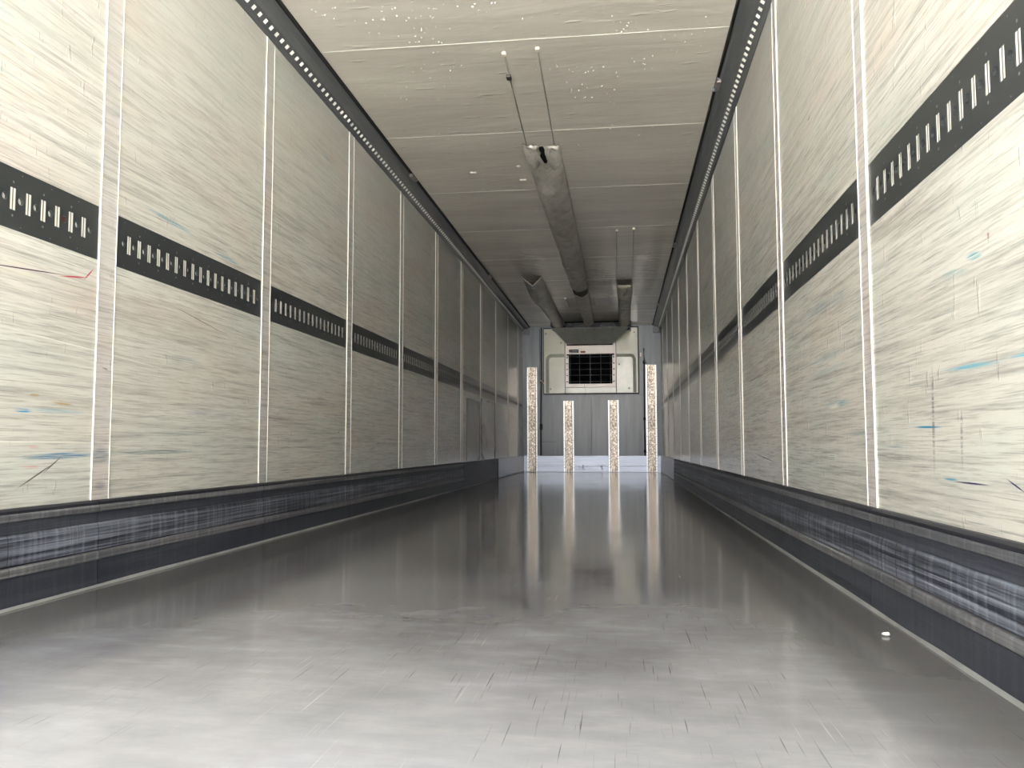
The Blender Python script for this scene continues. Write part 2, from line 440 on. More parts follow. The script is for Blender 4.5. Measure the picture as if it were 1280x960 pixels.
def side(right):
    nm = 'right' if right else 'left'; s0 = SR if right else SL
    mat = MR if right else ML
    wall = struct('wall_' + nm, mirx(box(-0.075, -0.030, Y0, D+0.06, -0.10, H+0.10), right), MCORE)
    js = [s0 + PITCH*k for k in range(-1, 10)]
    cuts = [Y0] + js + [D]; cuts = [c for c in cuts if c <= D]
    for a, b in zip(cuts, cuts[1:]):
        a2, b2 = a+0.004, b-0.004
        if b2-a2 < 0.05: continue
        for z0, z1 in ((0.10, TZ0-0.002), (TZ1+0.002, H+0.004)):
            obj('wall_panel', mirx(box(-0.030, 0.0, a2, b2, z0, z1), right), mat, wall)
    for j in js:
        if j > D-0.06: continue
        hw = 0.046 if not right else 0.042
        st = obj('joint_strip', mirx(box(-0.02, 0.0025, j-hw, j+hw, SKZ-0.03, H+0.003), right), MSTRIP, wall)
        for sgn in (-1, 1):
            y = j + sgn*(hw+0.001)
            bm = bmesh.new(); rows = []
            for i in range(41):
                z = SKZ-0.01 + (H-SKZ+0.01)*i/40
                wv = 0.0012*noise.noise(Vector((j, z*5, sgn)))
                w = 0.0024 + 0.0008*noise.noise(Vector((j+7, z*8, sgn)))
                rows.append([bm.verts.new((-0.002, y+wv-w, z)), bm.verts.new((0.0045, y+wv-w*0.4, z)), bm.verts.new((0.0045, y+wv+w*0.4, z)), bm.verts.new((-0.002, y+wv+w, z))])
            for p, q in zip(rows, rows[1:]):
                for i in range(3): bm.faces.new((p[i], q[i], q[i+1], p[i+1]))
            obj('sealant_bead', mirx(bm, right), MSEAL, st)
    return wall, js
wall_left, JL = side(False)
wall_right, JR = side(True)

# ------------------------------------------------------------------ lashing tracks
def hole_rect(bm, x, y0, y1, z0, z1, hy0, hy1, hz0, hz1, dep):
    o = [(y0, z0), (y1, z0), (y1, z1), (y0, z1)]; h = [(hy0, hz0), (hy1, hz0), (hy1, hz1), (hy0, hz1)]
    vo = [bm.verts.new((x, *q)) for q in o]; vh = [bm.verts.new((x, *q)) for q in h]; vd = [bm.verts.new((x-dep, *q)) for q in h]
    for i in range(4):
        j = (i+1) % 4
        bm.faces.new((vo[i], vo[j], vh[j], vh[i])); bm.faces.new((vh[i], vh[j], vd[j], vd[i]))
def hole_round(bm, x, y0, y1, z0, z1, r, dep, n=12):
    cy, cz = (y0+y1)/2, (z0+z1)/2; hy, hz = (y1-y0)/2, (z1-z0)/2
    vo, vh, vd = [], [], []
    for i in range(n):
        a = 2*PI*(i+0.5)/n; c, s = math.cos(a), math.sin(a); k_ = min(hy/abs(c), hz/abs(s))
        vo.append(bm.verts.new((x, cy+c*k_, cz+s*k_))); vh.append(bm.verts.new((x, cy+c*r, cz+s*r))); vd.append(bm.verts.new((x-dep, cy+c*r, cz+s*r)))
    for i in range(n):
        j = (i+1) % n
        bm.faces.new((vo[i], vo[j], vh[j], vh[i])); bm.faces.new((vh[i], vh[j], vd[j], vd[i]))
    for sy in (y0, y1):
        for sz in (z0, z1):                        # corner triangles
            c = bm.verts.new((x, sy, sz))
            near = sorted(vo, key=lambda v: (v.co - c.co).length)[:2]
            bm.faces.new((c, near[0], near[1]))

def track(a, b, right, label):
    t = thing('lashing_track', label, 'lashing track', (W if right else 0, a, 0), 'lashing tracks in the ' + ('right' if right else 'left') + ' wall')
    cell = 0.0649; L = b-a; n = int((L-0.03)/cell); m0 = (L-n*cell-0.034)/2
    X = -0.0015; zl, zh = 1.140, 1.218; zc = (zl+zh)/2
    bm = bmesh.new(); bars = bmesh.new(); riv = bmesh.new()
    P = lambda y0, y1, z0, z1: bm.faces.new([bm.verts.new((X, y, z)) for y, z in ((y0, z0), (y1, z0), (y1, z1), (y0, z1))])
    P(0, L, TZ0, zl); P(0, L, zh, TZ1); P(0, m0, zl, zh); P(L-m0, L, zl, zh)
    y = m0
    for i in range(n+1):
        hole_round(bm, X, y, y+0.034, zl, zh, 0.0115, 0.009)
        if i < n:
            hole_rect(bm, X, y+0.034, y+cell, zl, zh, y+0.0380, y+0.0610, 1.1465, 1.2115, 0.0016)
            bx(bars, X-0.0016, X-0.0006, y+0.0482, y+0.0508, 1.1465, 1.2115)
            for z, r in ((1.2285, 0.004), (1.1295, 0.004)):
                if i % 2: dome(riv, (X, y+0.0495, z), r, (1, 0, 0), 0.0015, 5, 1)
            for z in (1.102, 1.256):
                if i % 2 == 0: dome(riv, (X, y+0.02, z), 0.0022, (1, 0, 0), 0.001, 5, 1)
        y += cell
    # turned-over lips top and bottom
    bx(bm, X-0.012, X, 0, L, TZ0-0.002, TZ0); bx(bm, X-0.012, X, 0, L, TZ1, TZ1+0.002)
    bmesh.ops.recalc_face_normals(bm, faces=bm.faces)
    bk = bmesh.new(); y = m0
    for i in range(n+1):
        bx(bk, X-0.012, X-0.009, y+0.003, y+0.031, 1.15, 1.208)
        if i < n: bx(bk, X-0.0040, X-0.0016, y+0.0365, y+0.0625, 1.144, 1.214)
        y += cell
    def fl(b_):
        if right:
            for v in b_.verts: v.co.x = -v.co.x
        return b_
    obj('track_plate', fl(bm), MTRACK, t)
    obj('slot_insert', fl(bk), MINSERT, t, label='pale inserts showing in the slots', kind='stuff')
    obj('slot_divider', fl(bars), MRIB, t, kind='stuff')
    obj('rivet', fl(riv), MWIRE, t, kind='stuff')
    return t, n, cell, m0
ordn = ['first', 'second', 'third', 'fourth', 'fifth', 'sixth', 'seventh', 'eighth', 'ninth', 'tenth', 'eleventh', 'twelfth']
for right, js in ((False, JL), (True, JR)):
    ends = js + [D+0.02]
    sd = 'right' if right else 'left'
    prev = Y0; c = 0
    for j in js:
        a, b = prev + (0.049 if prev > Y0 else 0.01), j - 0.049
        prev = j
        if b - a < 0.2: continue
        if b < (1.6 if right else 2.1): continue
        lab = ('dark slotted lashing track cut by the picture edge, nearest one in the %s wall' % sd) if c == 0 else \
              ('dark slotted lashing track in the %s wall, %s one after the nearest' % (sd, ordn[c-1]))
        if c == 0 and not right: lab = 'dark slotted lashing track with a rust red plug, nearest in the left wall'
        t, n_, cell, m0 = track(a, b, right, lab); c += 1
        if c == 1 and not right:
            y = m0 + 0.017 + cell*(n_-2)
            bm = dome(bmesh.new(), (-0.006, y, 1.179), 0.0112, (1, 0, 0), 0.004, 12, 3)
            obj('plug', bm, MRUST, t, True, label='rust red plug filling one round hole')
    a, b = prev+0.049, D-0.012
    if b-a > 0.2: track(a, b, right, 'last dark slotted lashing track of the %s wall, meeting the front bulkhead' % sd)

# ------------------------------------------------------------------ skirtings (scuff bands)
def skirt(right):
    nm = 'right' if right else 'left'
    y1 = 11.72 if not right else D-0.002
    js = [j for j in (JR if right else JL)]
    base = struct('baseboard_' + nm, mirx(box(-0.02, 0.0105, Y0, D-0.001, 0.0, SKZ-0.002), right), MSK_R)
    secs = [
        ('lower_band', [(0.0105, 0.0), (0.026, 0.0), (0.0235, 0.045), (0.0225, 0.088), (0.0105, 0.088)], MSK_D),
        ('ledge', [(0.0105, 0.088), (0.0225, 0.0885), (0.0290, 0.093), (0.0300, 0.112), (0.0270, 0.118), (0.0105, 0.118)], MSK_L),
        ('scratched_band', [(0.0105, 0.1225), (0.0215, 0.1225), (0.0225, 0.127), (0.0235, 0.142), (0.0222, 0.145), (0.0235, 0.148), (0.0238, 0.166), (0.0224, 0.169), (0.0236, 0.172), (0.0230, 0.190), (0.0214, 0.193), (0.0222, 0.196), (0.0190, 0.209), (0.0105, 0.211)], MSK_M),
        ('recess_band', [(0.0105, 0.211), (0.0185, 0.211), (0.0165, 0.228), (0.0185, 0.245), (0.0105, 0.245)], MSK_D),
        ('worn_band', [(0.0105, 0.245), (0.0185, 0.2455), (0.0240, 0.249), (0.0245, 0.264), (0.0220, 0.268), (0.0105, 0.268)], MSK_L),
        ('top_lip', [(0.0105, 0.268), (0.0215, 0.2685), (0.0200, 0.277), (0.0120, 0.283), (0.0008, 0.284), (0.0008, 0.27)], MSK_R)]
    # sections between vertical joints
    jn = [js[i] for i in range(len(js)) if Y0 < js[i] < 9.2]
    cut = [Y0] + [j-0.03 for j in jn[1::1]]
    if not right:
        cut = [c for c in cut if c < 9.0] + [9.13]
    else:
        cut = [c for c in cut if c < 9.5] + [11.4]
    for a, b in zip(cut, cut[1:]):
        for n_, prof, mt in secs:
            obj(n_, mirx(extrude_y(prof, a+0.0015, b-0.0015, True, 0.25, 0.0015, 3.1 if right else 1.7), right), mt, base)
    if not right:
        obj('plain_plate', mirx(box(0.0105, 0.024, 9.135, 11.71, 0.0, 0.281, bevel=0.003), right), MSK_D, base, label='plain dark plate')
        bm = box(0.0105, 0.020, 11.74, D-0.003, 0.0, 0.287, bevel=0.002)
        obj('kick_plate', bm, MSK_A, base, label='bare aluminium kick plate')
    else:
        bm = box(0.0105, 0.024, 11.402, D-0.003, 0.0, 0.287, bevel=0.002)
        obj('kick_plate', mirx(bm, True), MSK_A, base, label='bare aluminium kick plate')
    return base
skirt(False); skirt(True)
# repair plates low on the left wall, far in
for a, b, z0, z1 in ((9.45, 10.30, 0.29, 1.01), (10.46, 11.58, 0.29, 1.06)):
    obj('repair_plate', box(0.0005, 0.004, a, b, z0, z1, bevel=0.001), MREP, wall_left, label='grey rectangular repair plate')
    bm = bmesh.new(); bx(bm, 0.0005, 0.0065, b, b+0.03, z0, z1)
    bx(bm, 0.0005, 0.0065, a-0.012, a, z0, z1)
    obj('plate_edge', bm, MSK_D, wall_left)
obj('edge_cover', box(0.0005, 0.03, 11.72, 11.745, 0.0, 0.285), MBLACK, bpy.data.objects['baseboard_left'])

# ------------------------------------------------------------------ roof rails with slots and latches
def rail(right):
    sd = 'right' if right else 'left'
    t = thing('roof_rail', 'long charcoal slotted rail where the %s wall meets the ceiling' % sd, 'rail', (0, 0, 0))
    y0, y1 = Y0, D-0.03
    prof = [(0.0005, 2.514), (0.005, 2.512), (0.018, 2.526), (0.0185, 2.530)]
    prof2 = [(0.047, 2.556), (0.052, 2.558), (0.078, 2.558), (0.100, 2.563), (0.118, 2.572), (0.127, 2.582), (0.130, 2.5975)]
    bm = extrude_y(prof, y0, y1)
    b2 = extrude_y(prof2, y0, y1)
    # slotted web between the two
    (xa, za), (xb, zb) = prof[-1], prof2[0]
    cell = 0.0670; n = int((y1-y0)/cell)
    web = bmesh.new(); ins = bmesh.new()
    def pt(s, y, d=0): return (xa+(xb-xa)*s - d*0.65, y, za+(zb-za)*s + d*0.75)
    for i in range(n):
        a = y0+i*cell; b = a+cell; h0, h1, s0, s1 = a+0.026, a+0.042, 0.28, 0.74
        o = [web.verts.new(pt(s, y)) for s, y in ((0, a), (1, a), (1, b), (0, b))]
        h = [web.verts.new(pt(s, y)) for s, y in ((s0, h0), (s1, h0), (s1, h1), (s0, h1))]
        d = [web.verts.new(pt(s, y, 0.003)) for s, y in ((s0, h0), (s1, h0), (s1, h1), (s0, h1))]
        for j in range(4):
            q = (j+1) % 4
            web.faces.new((o[j], o[q], h[q], h[j])); web.faces.new((h[j], h[q], d[q], d[j]))
        v = [ins.verts.new(pt(s, y, d)) for s, y, d in ((s0-0.05, h0-0.002, 0.0008), (s1+0.05, h0-0.002, 0.0008), (s1+0.05, h1+0.001, -0.007), (s0-0.05, h1+0.001, -0.007))]
        ins.faces.new(v)
    for src in (b2, web):
        me = bpy.data.meshes.new('tmp'); src.to_mesh(me); bm.from_mesh(me); bpy.data.meshes.remove(me)
    b2.free(); web.free()
    bmesh.ops.remove_doubles(bm, verts=bm.verts, dist=1e-5)
    bmesh.ops.recalc_face_normals(bm, faces=bm.faces)
    obj('rail_body', mirx(bm, right), MRAIL, t)
    obj('slot_insert', mirx(ins, right), MINSERT, t, label='pale inserts showing in the slots', kind='stuff')
    obj('rubber_edge', mirx(extrude_y([(0.130, 2.5800), (0.142, 2.5830), (0.144, 2.5995), (0.130, 2.5995)], y0, y1, True), right), MBLACK, t, label='black rubber edge')
    obj('end_cap', mirx(box(0.02, 0.135, D-0.10, D-0.028, 2.45, 2.555, bevel=0.006), right), MRAIL, t)
    hk = tube(bmesh.new(), [(0.035, D-0.05, 2.56), (0.035, D-0.05, 2.50), (0.04, D-0.06, 2.47), (0.055, D-0.075, 2.455)], 0.011, 8)
    obj('end_hook', mirx(hk, right), MBLACK, t, True)
rail(False); rail(True)
MLATCH = simple('latch_grey', (150, 140, 140), 0.4, 0.3)
latches = [(0.135, 6.33, 'small grey latch on the left roof rail, the nearer one'), (0.135, 10.24, 'small dark latch on the left roof rail, the farther one'),
           (W-0.135, 4.90, 'small grey latch on the right roof rail, nearest of three'), (W-0.135, 8.88, 'small dark latch on the right roof rail, middle of three'),
           (W-0.135, 12.6, 'small dark latch on the right roof rail, farthest of three')]
for x, y, lab in latches:
    sg = 1 if x < 1 else -1
    t = thing('rail_latch', lab, 'latch', (x, y, 2.572), 'latches on the roof rails')
    obj('latch_body', box(-0.010, 0.016, -0.06, 0.06, -0.012, 0.014, bevel=0.004), MLATCH, t)
    obj('latch_pin', tube(bmesh.new(), [(sg*0.004, -0.085, 0.0), (sg*0.004, 0.09, 0.0)], 0.006, 8), MWIRE, t, True)
    obj('latch_tongue', box(0.0 if sg > 0 else -0.022, 0.022 if sg > 0 else 0.0, 0.065, 0.085, -0.008, 0.010, bevel=0.002), MWIRE, t)

# ------------------------------------------------------------------ front bulkhead
wb = struct('wall_back', box(-0.06, W+0.06, D+0.010, D+0.07, -0.1, H+0.1), MCORE)
def bp(x0, x1, z0, z1, mat=MBULK, y=D, th=0.012, name='bulkhead_panel', lab=None, bev=0.0015):
    return obj(name, box(x0, x1, y, y+th, z0, z1, bevel=bev), mat, wb, label=lab)
bp(0.0, 0.318, 0.0, H); bp(2.176, W, 0.0, H); bp(0.326, 1.226, 0.0, 1.355, th=0.010)
bp(1.230, 2.150, 0.0, 1.355, th=0.010); bp(0.326, 2.150, 1.358, H, th=0.010)
bp(2.150, 2.176, 0.0, H, th=0.011)
bp(0.326, 0.60, 0.533, 0.537, MSK_R, D-0.001, 0.004, 'scratch_seam', None, 0)
bb = struct('baseboard_back', box(0.022, W-0.026, D-0.004, D+0.004, 0.0, 0.288), MSK_A)
for a, b in ((0.105, 0.285), (0.003, 0.099)):
    bm = box(0.022, W-0.026, D-0.016, D-0.004, a, b, bevel=0.003)
    obj('kick_plate', bm, MSK_A, bb, label='bare aluminium kick plate with dents')
bm = bmesh.new()
for i in range(26):
    cx = random.choice((1.05, 1.45)) + random.gauss(0, 0.05)
    dome(bm, (cx, D-0.015, random.uniform(0.03, 0.12)), random.uniform(0.006, 0.018), (0, -1, 0), random.uniform(0.004, 0.010), 7, 2)
obj('dent_marks', bm, MSK_A, bb, True, kind='stuff')

def post(xc, z1, lab, w=0.18):
    t = thing('bumper_post', lab, 'bumper post', (xc, D, 0), 'bumper posts on the bulkhead')
    hw = w/2; f = 0.060
    bm = bmesh.new()                               # hat section: face and two webs
    bx(bm, -f, f, -0.060, -0.054, 0.006, z1)
    bx(bm, -f, -f+0.005, -0.054, -0.018, 0.006, z1); bx(bm, f-0.005, f, -0.054, -0.018, 0.006, z1)
    bmesh.ops.bevel(bm, geom=list(bm.edges), offset=0.0015, segments=1, affect='EDGES')
    obj('post_face', bm, MGALV, t, label='mottled galvanised face')
    for s in (-1, 1):
        a, b = sorted((s*(f+0.007), s*hw))
        obj('flange', box(a, b, -0.024, -0.018, 0.006, z1, bevel=0.001), MFLG, t, label='bright folded flange')
    bolts = bmesh.new(); z = z1-0.14
    while z > 0.03:
        for s in (-1, 1):
            bx(bolts, s*(hw-0.013)-0.006, s*(hw-0.013)+0.006, -0.027, -0.0235, z-0.004, z+0.004)
        z -= 0.14 if z > 0.40 else 0.05
    obj('bolt_heads', bolts, MBLACK, t, kind='stuff')
    ln = bmesh.new(); z = z1-0.28
    while z > 0.1:
        bx(ln, -f+0.002, f-0.002, -0.0608, -0.0598, z-0.0012, z+0.0012); z -= 0.28
    obj('weld_line', ln, MRIB, t, kind='stuff')
    obj('gap_shade', box(-hw+0.004, hw-0.004, -0.018, -0.002 if False else -0.0165, 0.006, z1-0.002), MBLACK, t)  # black sheet paints in the shaded gaps between face and flanges
post(0.176, 1.865, 'tall galvanised post against the left side wall of the bulkhead')
post(0.827, 1.258, 'short galvanised post below the grille, left of centre')
post(1.619, 1.262, 'short galvanised post below the grille, right of centre')
post(2.281, 1.885, 'tall galvanised post against the right side wall of the bulkhead', 0.185)

# conduits beside the housing
t = thing('conduit', 'dark cable conduit running down left of the cream cooling unit', 'conduit', (0.325, D, 0.29))
obj('pipe', tube(bmesh.new(), [(0.01, -0.016, 0.0), (0.01, -0.016, 0.8), (0.02, -0.018, 1.35), (0.022, -0.018, 2.29)], 0.011, 8), MSK_R, t, True)
obj('cover_strip', box(-0.012, 0.002, -0.022, -0.001, 0.0, 2.27), MTRACK, t)
obj('clip', box(-0.016, 0.036, -0.034, -0.001, 0.46, 0.56, bevel=0.004), MBLACK, t)
t = thing('conduit', 'short dark cable conduit behind the tall right post', 'conduit', (2.162, D, 0.29))
obj('pipe', tube(bmesh.new(), [(0, -0.014, 0.0), (0, -0.014, 1.2), (0.006, -0.014, 1.66), (0.0, -0.012, 1.89)], 0.010, 8), MSK_R, t, True)
for z in (0.05, 0.62, 1.62):
    obj('clip', box(-0.02, 0.02, -0.028, -0.001, z, z+0.05, bevel=0.004), MBLACK, t)
obj('lever', tube(bmesh.new(), [(0.035, -0.05, 1.62), (0.03, -0.06, 1.68), (0.0, -0.04, 1.64)], 0.008, 6), MWIRE, t, True)
o = obj('junction_tag', box(-0.013, 0.013, -0.014, -0.001, -0.035, 0.035, bevel=0.002), MWHITE)
o.location = (2.108, D, 2.07); tag(o, 'small white tag right of the cream cooling unit', 'tag')

# ------------------------------------------------------------------ cooling unit in the bulkhead
u = thing('cooling_unit', 'cream cooling unit with black wire grille high on the bulkhead', 'cooling unit', (0, D, 0))
hx0, hx1, hz0, hz1 = 0.383, 2.076, 1.375, 2.572
bm = bmesh.new(); q = 0.018
bx(bm, hx0, hx1, -0.030, -0.001, hz0, hz0+q); bx(bm, hx0, hx1, -0.030, -0.001, hz1-q, hz1)
bx(bm, hx0, hx0+q*0.5, -0.030, -0.001, hz0+q, hz1-q); bx(bm, hx1-q, hx1, -0.030, -0.001, hz0+q, hz1-q)
obj('rubber_seal', bm, MBLACK, u, label='black rubber seal around the unit')
F = -0.038
lp = obj('side_panel', box(hx0+q*0.5, 0.765, F, -0.004, hz0+q, hz1-q, bevel=0.004), MCREAM, u)
rp = obj('side_panel', box(1.678, hx1-q, F, -0.004, hz0+q, hz1-q, bevel=0.004), MCREAM, u)
obj('lower_panel', box(0.773, 1.670, F, -0.004, hz0+q, 1.497, bevel=0.004), MCREAM, u)
obj('seam_strip', box(0.766, 0.772, F+0.006, -0.004, hz0+q, hz1-q), MBLACK, u)
obj('seam_strip', box(1.671, 1.677, F+0.006, -0.004, hz0+q, hz1-q), MBLACK, u)
def groove(pts, par):
    rad = 0.020; bm = bmesh.new(); rows = []
    for i, p in enumerate(pts):
        p = Vector(p); d = (Vector(pts[min(i+1, len(pts)-1)]) - Vector(pts[max(i-1, 0)])).normalized()
        nrm = Vector((d.z, 0, -d.x))
        rows.append([bm.verts.new(p + nrm*a + Vector((0, b, 0))) for a, b in ((-rad-0.008, -0.0005), (-rad, -0.006), (rad, -0.006), (rad+0.008, -0.0005))])
    for a, b in zip(rows, rows[1:]):
        for j in range(3): bm.faces.new((a[j], a[j+1], b[j+1], b[j]))
    bmesh.ops.recalc_face_normals(bm, faces=bm.faces)
    obj('pressed_rib', bm, MCREAM2, par)
def arc(cx, cz, r, a0, a1, n=8): return [(cx+r*math.cos(a0+(a1-a0)*i/n), F, cz+r*math.sin(a0+(a1-a0)*i/n)) for i in range(n+1)]
groove([(0.455, F, hz0+q+0.01)] + arc(0.535, 1.990, 0.08, PI, PI/2) + [(0.758, F, 2.07)], lp)
groove([(1.686, F, 2.06)] + arc(1.918, 1.98, 0.08, PI/2, 0) + [(1.998, F, hz0+q+0.01)], rp)
for x, z, par in ((0.51, 1.475, lp), (0.43, 2.47, lp), (1.90, 1.475, rp), (2.00, 2.47, rp), (0.70, 2.30, lp), (1.73, 1.90, rp)):
    obj('screw', dome(bmesh.new(), (x, F, z), 0.016, (0, -1, 0), 0.006, 10, 2), MCREAM2, par, True)
# white intake frame
fr = bmesh.new()
bx(fr, 0.776, 1.667, -0.050, -0.004, 2.095, 2.33); bx(fr, 0.776, 0.836, -0.050, -0.004, 1.500, 2.095)
bx(fr, 1.606, 1.667, -0.050, -0.004, 1.500, 2.095); bx(fr, 0.836, 1.606, -0.056, -0.004, 1.500, 1.560)
obj('intake_frame', fr, MWHITE, u, label='white intake frame')
obj('upper_fill', box(0.773, 1.670, F, -0.004, 2.331, hz1-q), MCREAM, u)
obj('coil_opening', box(0.836, 1.606, -0.012, -0.004, 1.560, 2.095), MDARK, u, label='black opening behind the grille')
gr = obj('grille_header', box(0.800, 1.645, -0.062, -0.050, 2.066, 2.092, bevel=0.003), MBLACK, u)
for x in (0.866, 1.030, 1.218, 1.406, 1.575):
    obj('grille_wire', tube(bmesh.new(), [(x, -0.058, 1.562), (x, -0.058, 2.09)], 0.0085 if abs(x-1.218) < 0.01 else 0.005, 6), MWIRE, u, True)
for z in (1.598, 1.712, 1.818, 1.922, 2.040):
    obj('grille_wire', tube(bmesh.new(), [(0.815, -0.064, z), (1.628, -0.064, z)], 0.005, 6), MWIRE, u, True)
bm = bmesh.new()
for z in (1.60, 1.712, 1.818, 1.922, 2.03):
    for x in (0.806, 1.637): dome(bm, (x, -0.050, z), 0.012, (0, -1, 0), 0.008, 8, 2)
obj('grille_screws', bm, MRIB, u, True, kind='stuff')
for x0, x1, z0, z1, mt, lab in ((0.842, 1.016, 2.112, 2.176, MSTK, 'dark information sticker'), (1.048, 1.136, 2.112, 2.146, MSTR, 'red sticker')):
    s_ = obj('sticker', box(x0, x1, -0.0515, -0.050, z0, z1), mt, u, label=lab)
    if mt is MSTK:
        bm = bmesh.new(); bx(bm, x0+0.004, x0+0.034, -0.0522, -0.0515, z1-0.022, z1-0.004)
        obj('sticker_print', bm, MSTR, s_)
        bm = bmesh.new(); bx(bm, x0+0.05, x1-0.01, -0.0522, -0.0515, z0+0.038, z0+0.044); bx(bm, x0+0.03, x1-0.02, -0.0522, -0.0515, z0+0.012, z0+0.018)
        bx(bm, x0+0.002, x0+0.026, -0.0522, -0.0515, z0+0.004, z0+0.020)
        obj('sticker_print', bm, MPATCH, s_)
t = thing('latch_handle', 'small pale latch at the left edge of the cream cooling unit', 'latch', (0.357, D, 1.60))
obj('latch_plate', box(-0.03, 0.03, -0.040, -0.030, -0.035, 0.035, bevel=0.004), MRIB, t)
obj('latch_lever', tube(bmesh.new(), [(-0.03, -0.055, 0.03), (0.0, -0.06, 0.02), (0.03, -0.055, -0.035)], 0.012, 8), MWHITE, t, True)
o = obj('hanging_wire', tube(bmesh.new(), [(1.11, -0.07, 1.56), (1.115, -0.062, 1.50), (1.135, -0.045, 1.44), (1.130, -0.042, 1.37), (1.112, -0.04, 1.32)], 0.0022, 5), MBLACK, u, True, label='thin black loose wire')

# ------------------------------------------------------------------ air outlet above and deflector plate
ob = thing('air_outlet', 'blue-black air outlet box under the ceiling above the deflector', 'air outlet', (1.24, 14.5, 2.6))
bm = bmesh.new()
bx(bm, -0.66, 0.68, 0.30, 0.40, -0.10, -0.004)
bx(bm, -0.68, -0.66, -0.11, 0.40, -0.085, -0.004); bx(bm, 0.68, 0.70, -0.11, 0.40, -0.12, -0.004)
obj('outlet_box', bm, MOUT, ob)
obj('outlet_lip', box(-0.66, 0.68, -0.11, -0.09, -0.020, -0.002, bevel=0.004), MDARK, ob)
for x in (-0.42, -0.30, 0.17, 0.42):
    obj('outlet_vane', box(x, x+0.006, -0.05, 0.30, -0.085, -0.004), MOUT, ob)
df = thing('deflector_plate', 'grey trapezoid deflector plate with screws above the grille', 'deflector plate', (1.24, 14.3, 2.48))
bm = bmesh.new()
tl, tr, bl_, br_ = Vector((-0.663, 0, 0.0)), Vector((0.668, 0, -0.004)), Vector((-0.435, 0.58, -0.215)), Vector((0.380, 0.58, -0.225))
N = 14; rows = []
for i in range(2):
    for k_ in range(N+1):
        s = k_/N; p = (tl.lerp(tr, s) if i == 0 else bl_.lerp(br_, s))
        if i == 1: p = p + Vector((0, 0, -0.010*abs(2*s-1)**3*-1 + 0.008*noise.noise(Vector((s*6, 1, 0)))))
        rows.append(p)
top, bot = rows[:N+1], rows[N+1:]
vt = [bm.verts.new(p) for p in top]; vb = [bm.verts.new(p) for p in bot]
vt2 = [bm.verts.new(p+Vector((0, 0.003, 0.006))) for p in top]; vb2 = [bm.verts.new(p+Vector((0, 0.003, 0.006))) for p in bot]
for k_ in range(N):
    bm.faces.new((vt[k_], vt[k_+1], vb[k_+1], vb[k_])); bm.faces.new((vt2[k_+1], vt2[k_], vb2[k_], vb2[k_+1]))
    bm.faces.new((vt[k_], vt2[k_], vt2[k_+1], vt[k_+1])); bm.faces.new((vb[k_+1], vb2[k_+1], vb2[k_], vb[k_]))
obj('plate', bm, MDEFL, df)
bm = bmesh.new()
nrm = (br_-bl_).cross(tl-bl_).normalized()
if nrm.z > 0: nrm = -nrm
for s, v in ((0.16, 0.14), (0.40, 0.14), (0.56, 0.14), (0.81, 0.14), (0.30, 0.70), (0.42, 0.70), (0.57, 0.70), (0.69, 0.70)):
    p = tl.lerp(tr, s).lerp(bl_.lerp(br_, s), v); dome(bm, p, 0.010, nrm, 0.006, 8, 2)
obj('screws', bm, MBLACK, df, True, kind='stuff')
bm = bmesh.new(); bx(bm, -0.435, 0.38, 0.575, 0.60, -0.236, -0.216)
obj('lower_flange', bm, MBLACK, df)


# ------------------------------------------------------------------ fabric air chutes
def chute_mesh(keys, notch, seed, amp=0.012, nseg=30, step=0.035, wrink=1.0, vee=0.0):
    """keys: (y, x_left, x_right, drop); notch(t) = how far the mouth is cut back at t across"""
    bm = bmesh.new(); y0, y1 = keys[0][0], keys[-1][0]
    def at(y):
        for a, b in zip(keys, keys[1:]):
            if y <= b[0]:
                s = (y-a[0])/(b[0]-a[0]); s = s*s*(3-2*s)
                return [a[i]+(b[i]-a[i])*s for i in (1, 2, 3)]
        return keys[-1][1:]
    n = int((y1-y0)/step); rows = []
    for i in range(n+1):
        yb = y0+(y1-y0)*i/n; row = []
        for j in range(nseg+1):
            t = j/nseg; fade = max(0.0, 1-(yb-y0)/1.2)
            y = yb + notch(t)*fade
            xl, xr, dr = at(y); a = PI*t; c, s = -math.cos(a), math.sin(a)
            x = (xl+xr)/2 + (xr-xl)/2*math.copysign(abs(c)**0.85, c)
            vf = vee*fade; z = H-0.004 - dr*((1-vf)*s**0.65 + vf*1.15*(1-abs(c)))
            k_ = min(1, s*1.6)
            q = Vector((x*9+y*3.0+seed, y*4.2, z*5)); w = noise.noise(q)*0.65 + abs(noise.noise(q*2.3))*0.5
            z += -amp*1.7*k_*w*wrink
            x += amp*0.8*k_*noise.noise(Vector((y*3, seed, t*4)))
            row.append(bm.verts.new((x, y, min(z, H-0.003))))
        rows.append(row)
    for a, b in zip(rows, rows[1:]):
        for j in range(nseg): bm.faces.new((a[j], a[j+1], b[j+1], b[j]))
    bmesh.ops.recalc_face_normals(bm, faces=bm.faces)
    return bm
def chute(label, *a, extra=None, **k):
    t = thing('air_chute', label, 'air chute', (0, 0, 0), 'fabric air chutes under the ceiling')
    o = obj('fabric_tube', chute_mesh(*a, **k), MFAB, t, True)
    md = o.modifiers.new('thick', 'SOLIDIFY'); md.thickness = 0.003
    return t
gauss = lambda t, c, w: math.exp(-((t-c)/w)**2)
t = chute('long silver fabric air chute along the ceiling centre with crumpled open mouth',
      [(5.78, 1.075, 1.330, 0.030), (5.95, 1.075, 1.335, 0.055), (6.55, 1.085, 1.335, 0.125), (7.6, 1.09, 1.335, 0.125), (9.3, 1.10, 1.335, 0.105), (9.45, 1.10, 1.335, 0.125), (10.7, 1.11, 1.330, 0.110), (11.10, 1.115, 1.328, 0.070)],
      lambda t: 0.28*gauss(t, 0.52, 0.07) - 0.05*gauss(t, 0.12, 0.1) + 0.07*gauss(t, 0.8, 0.12), 2.0, amp=0.016)
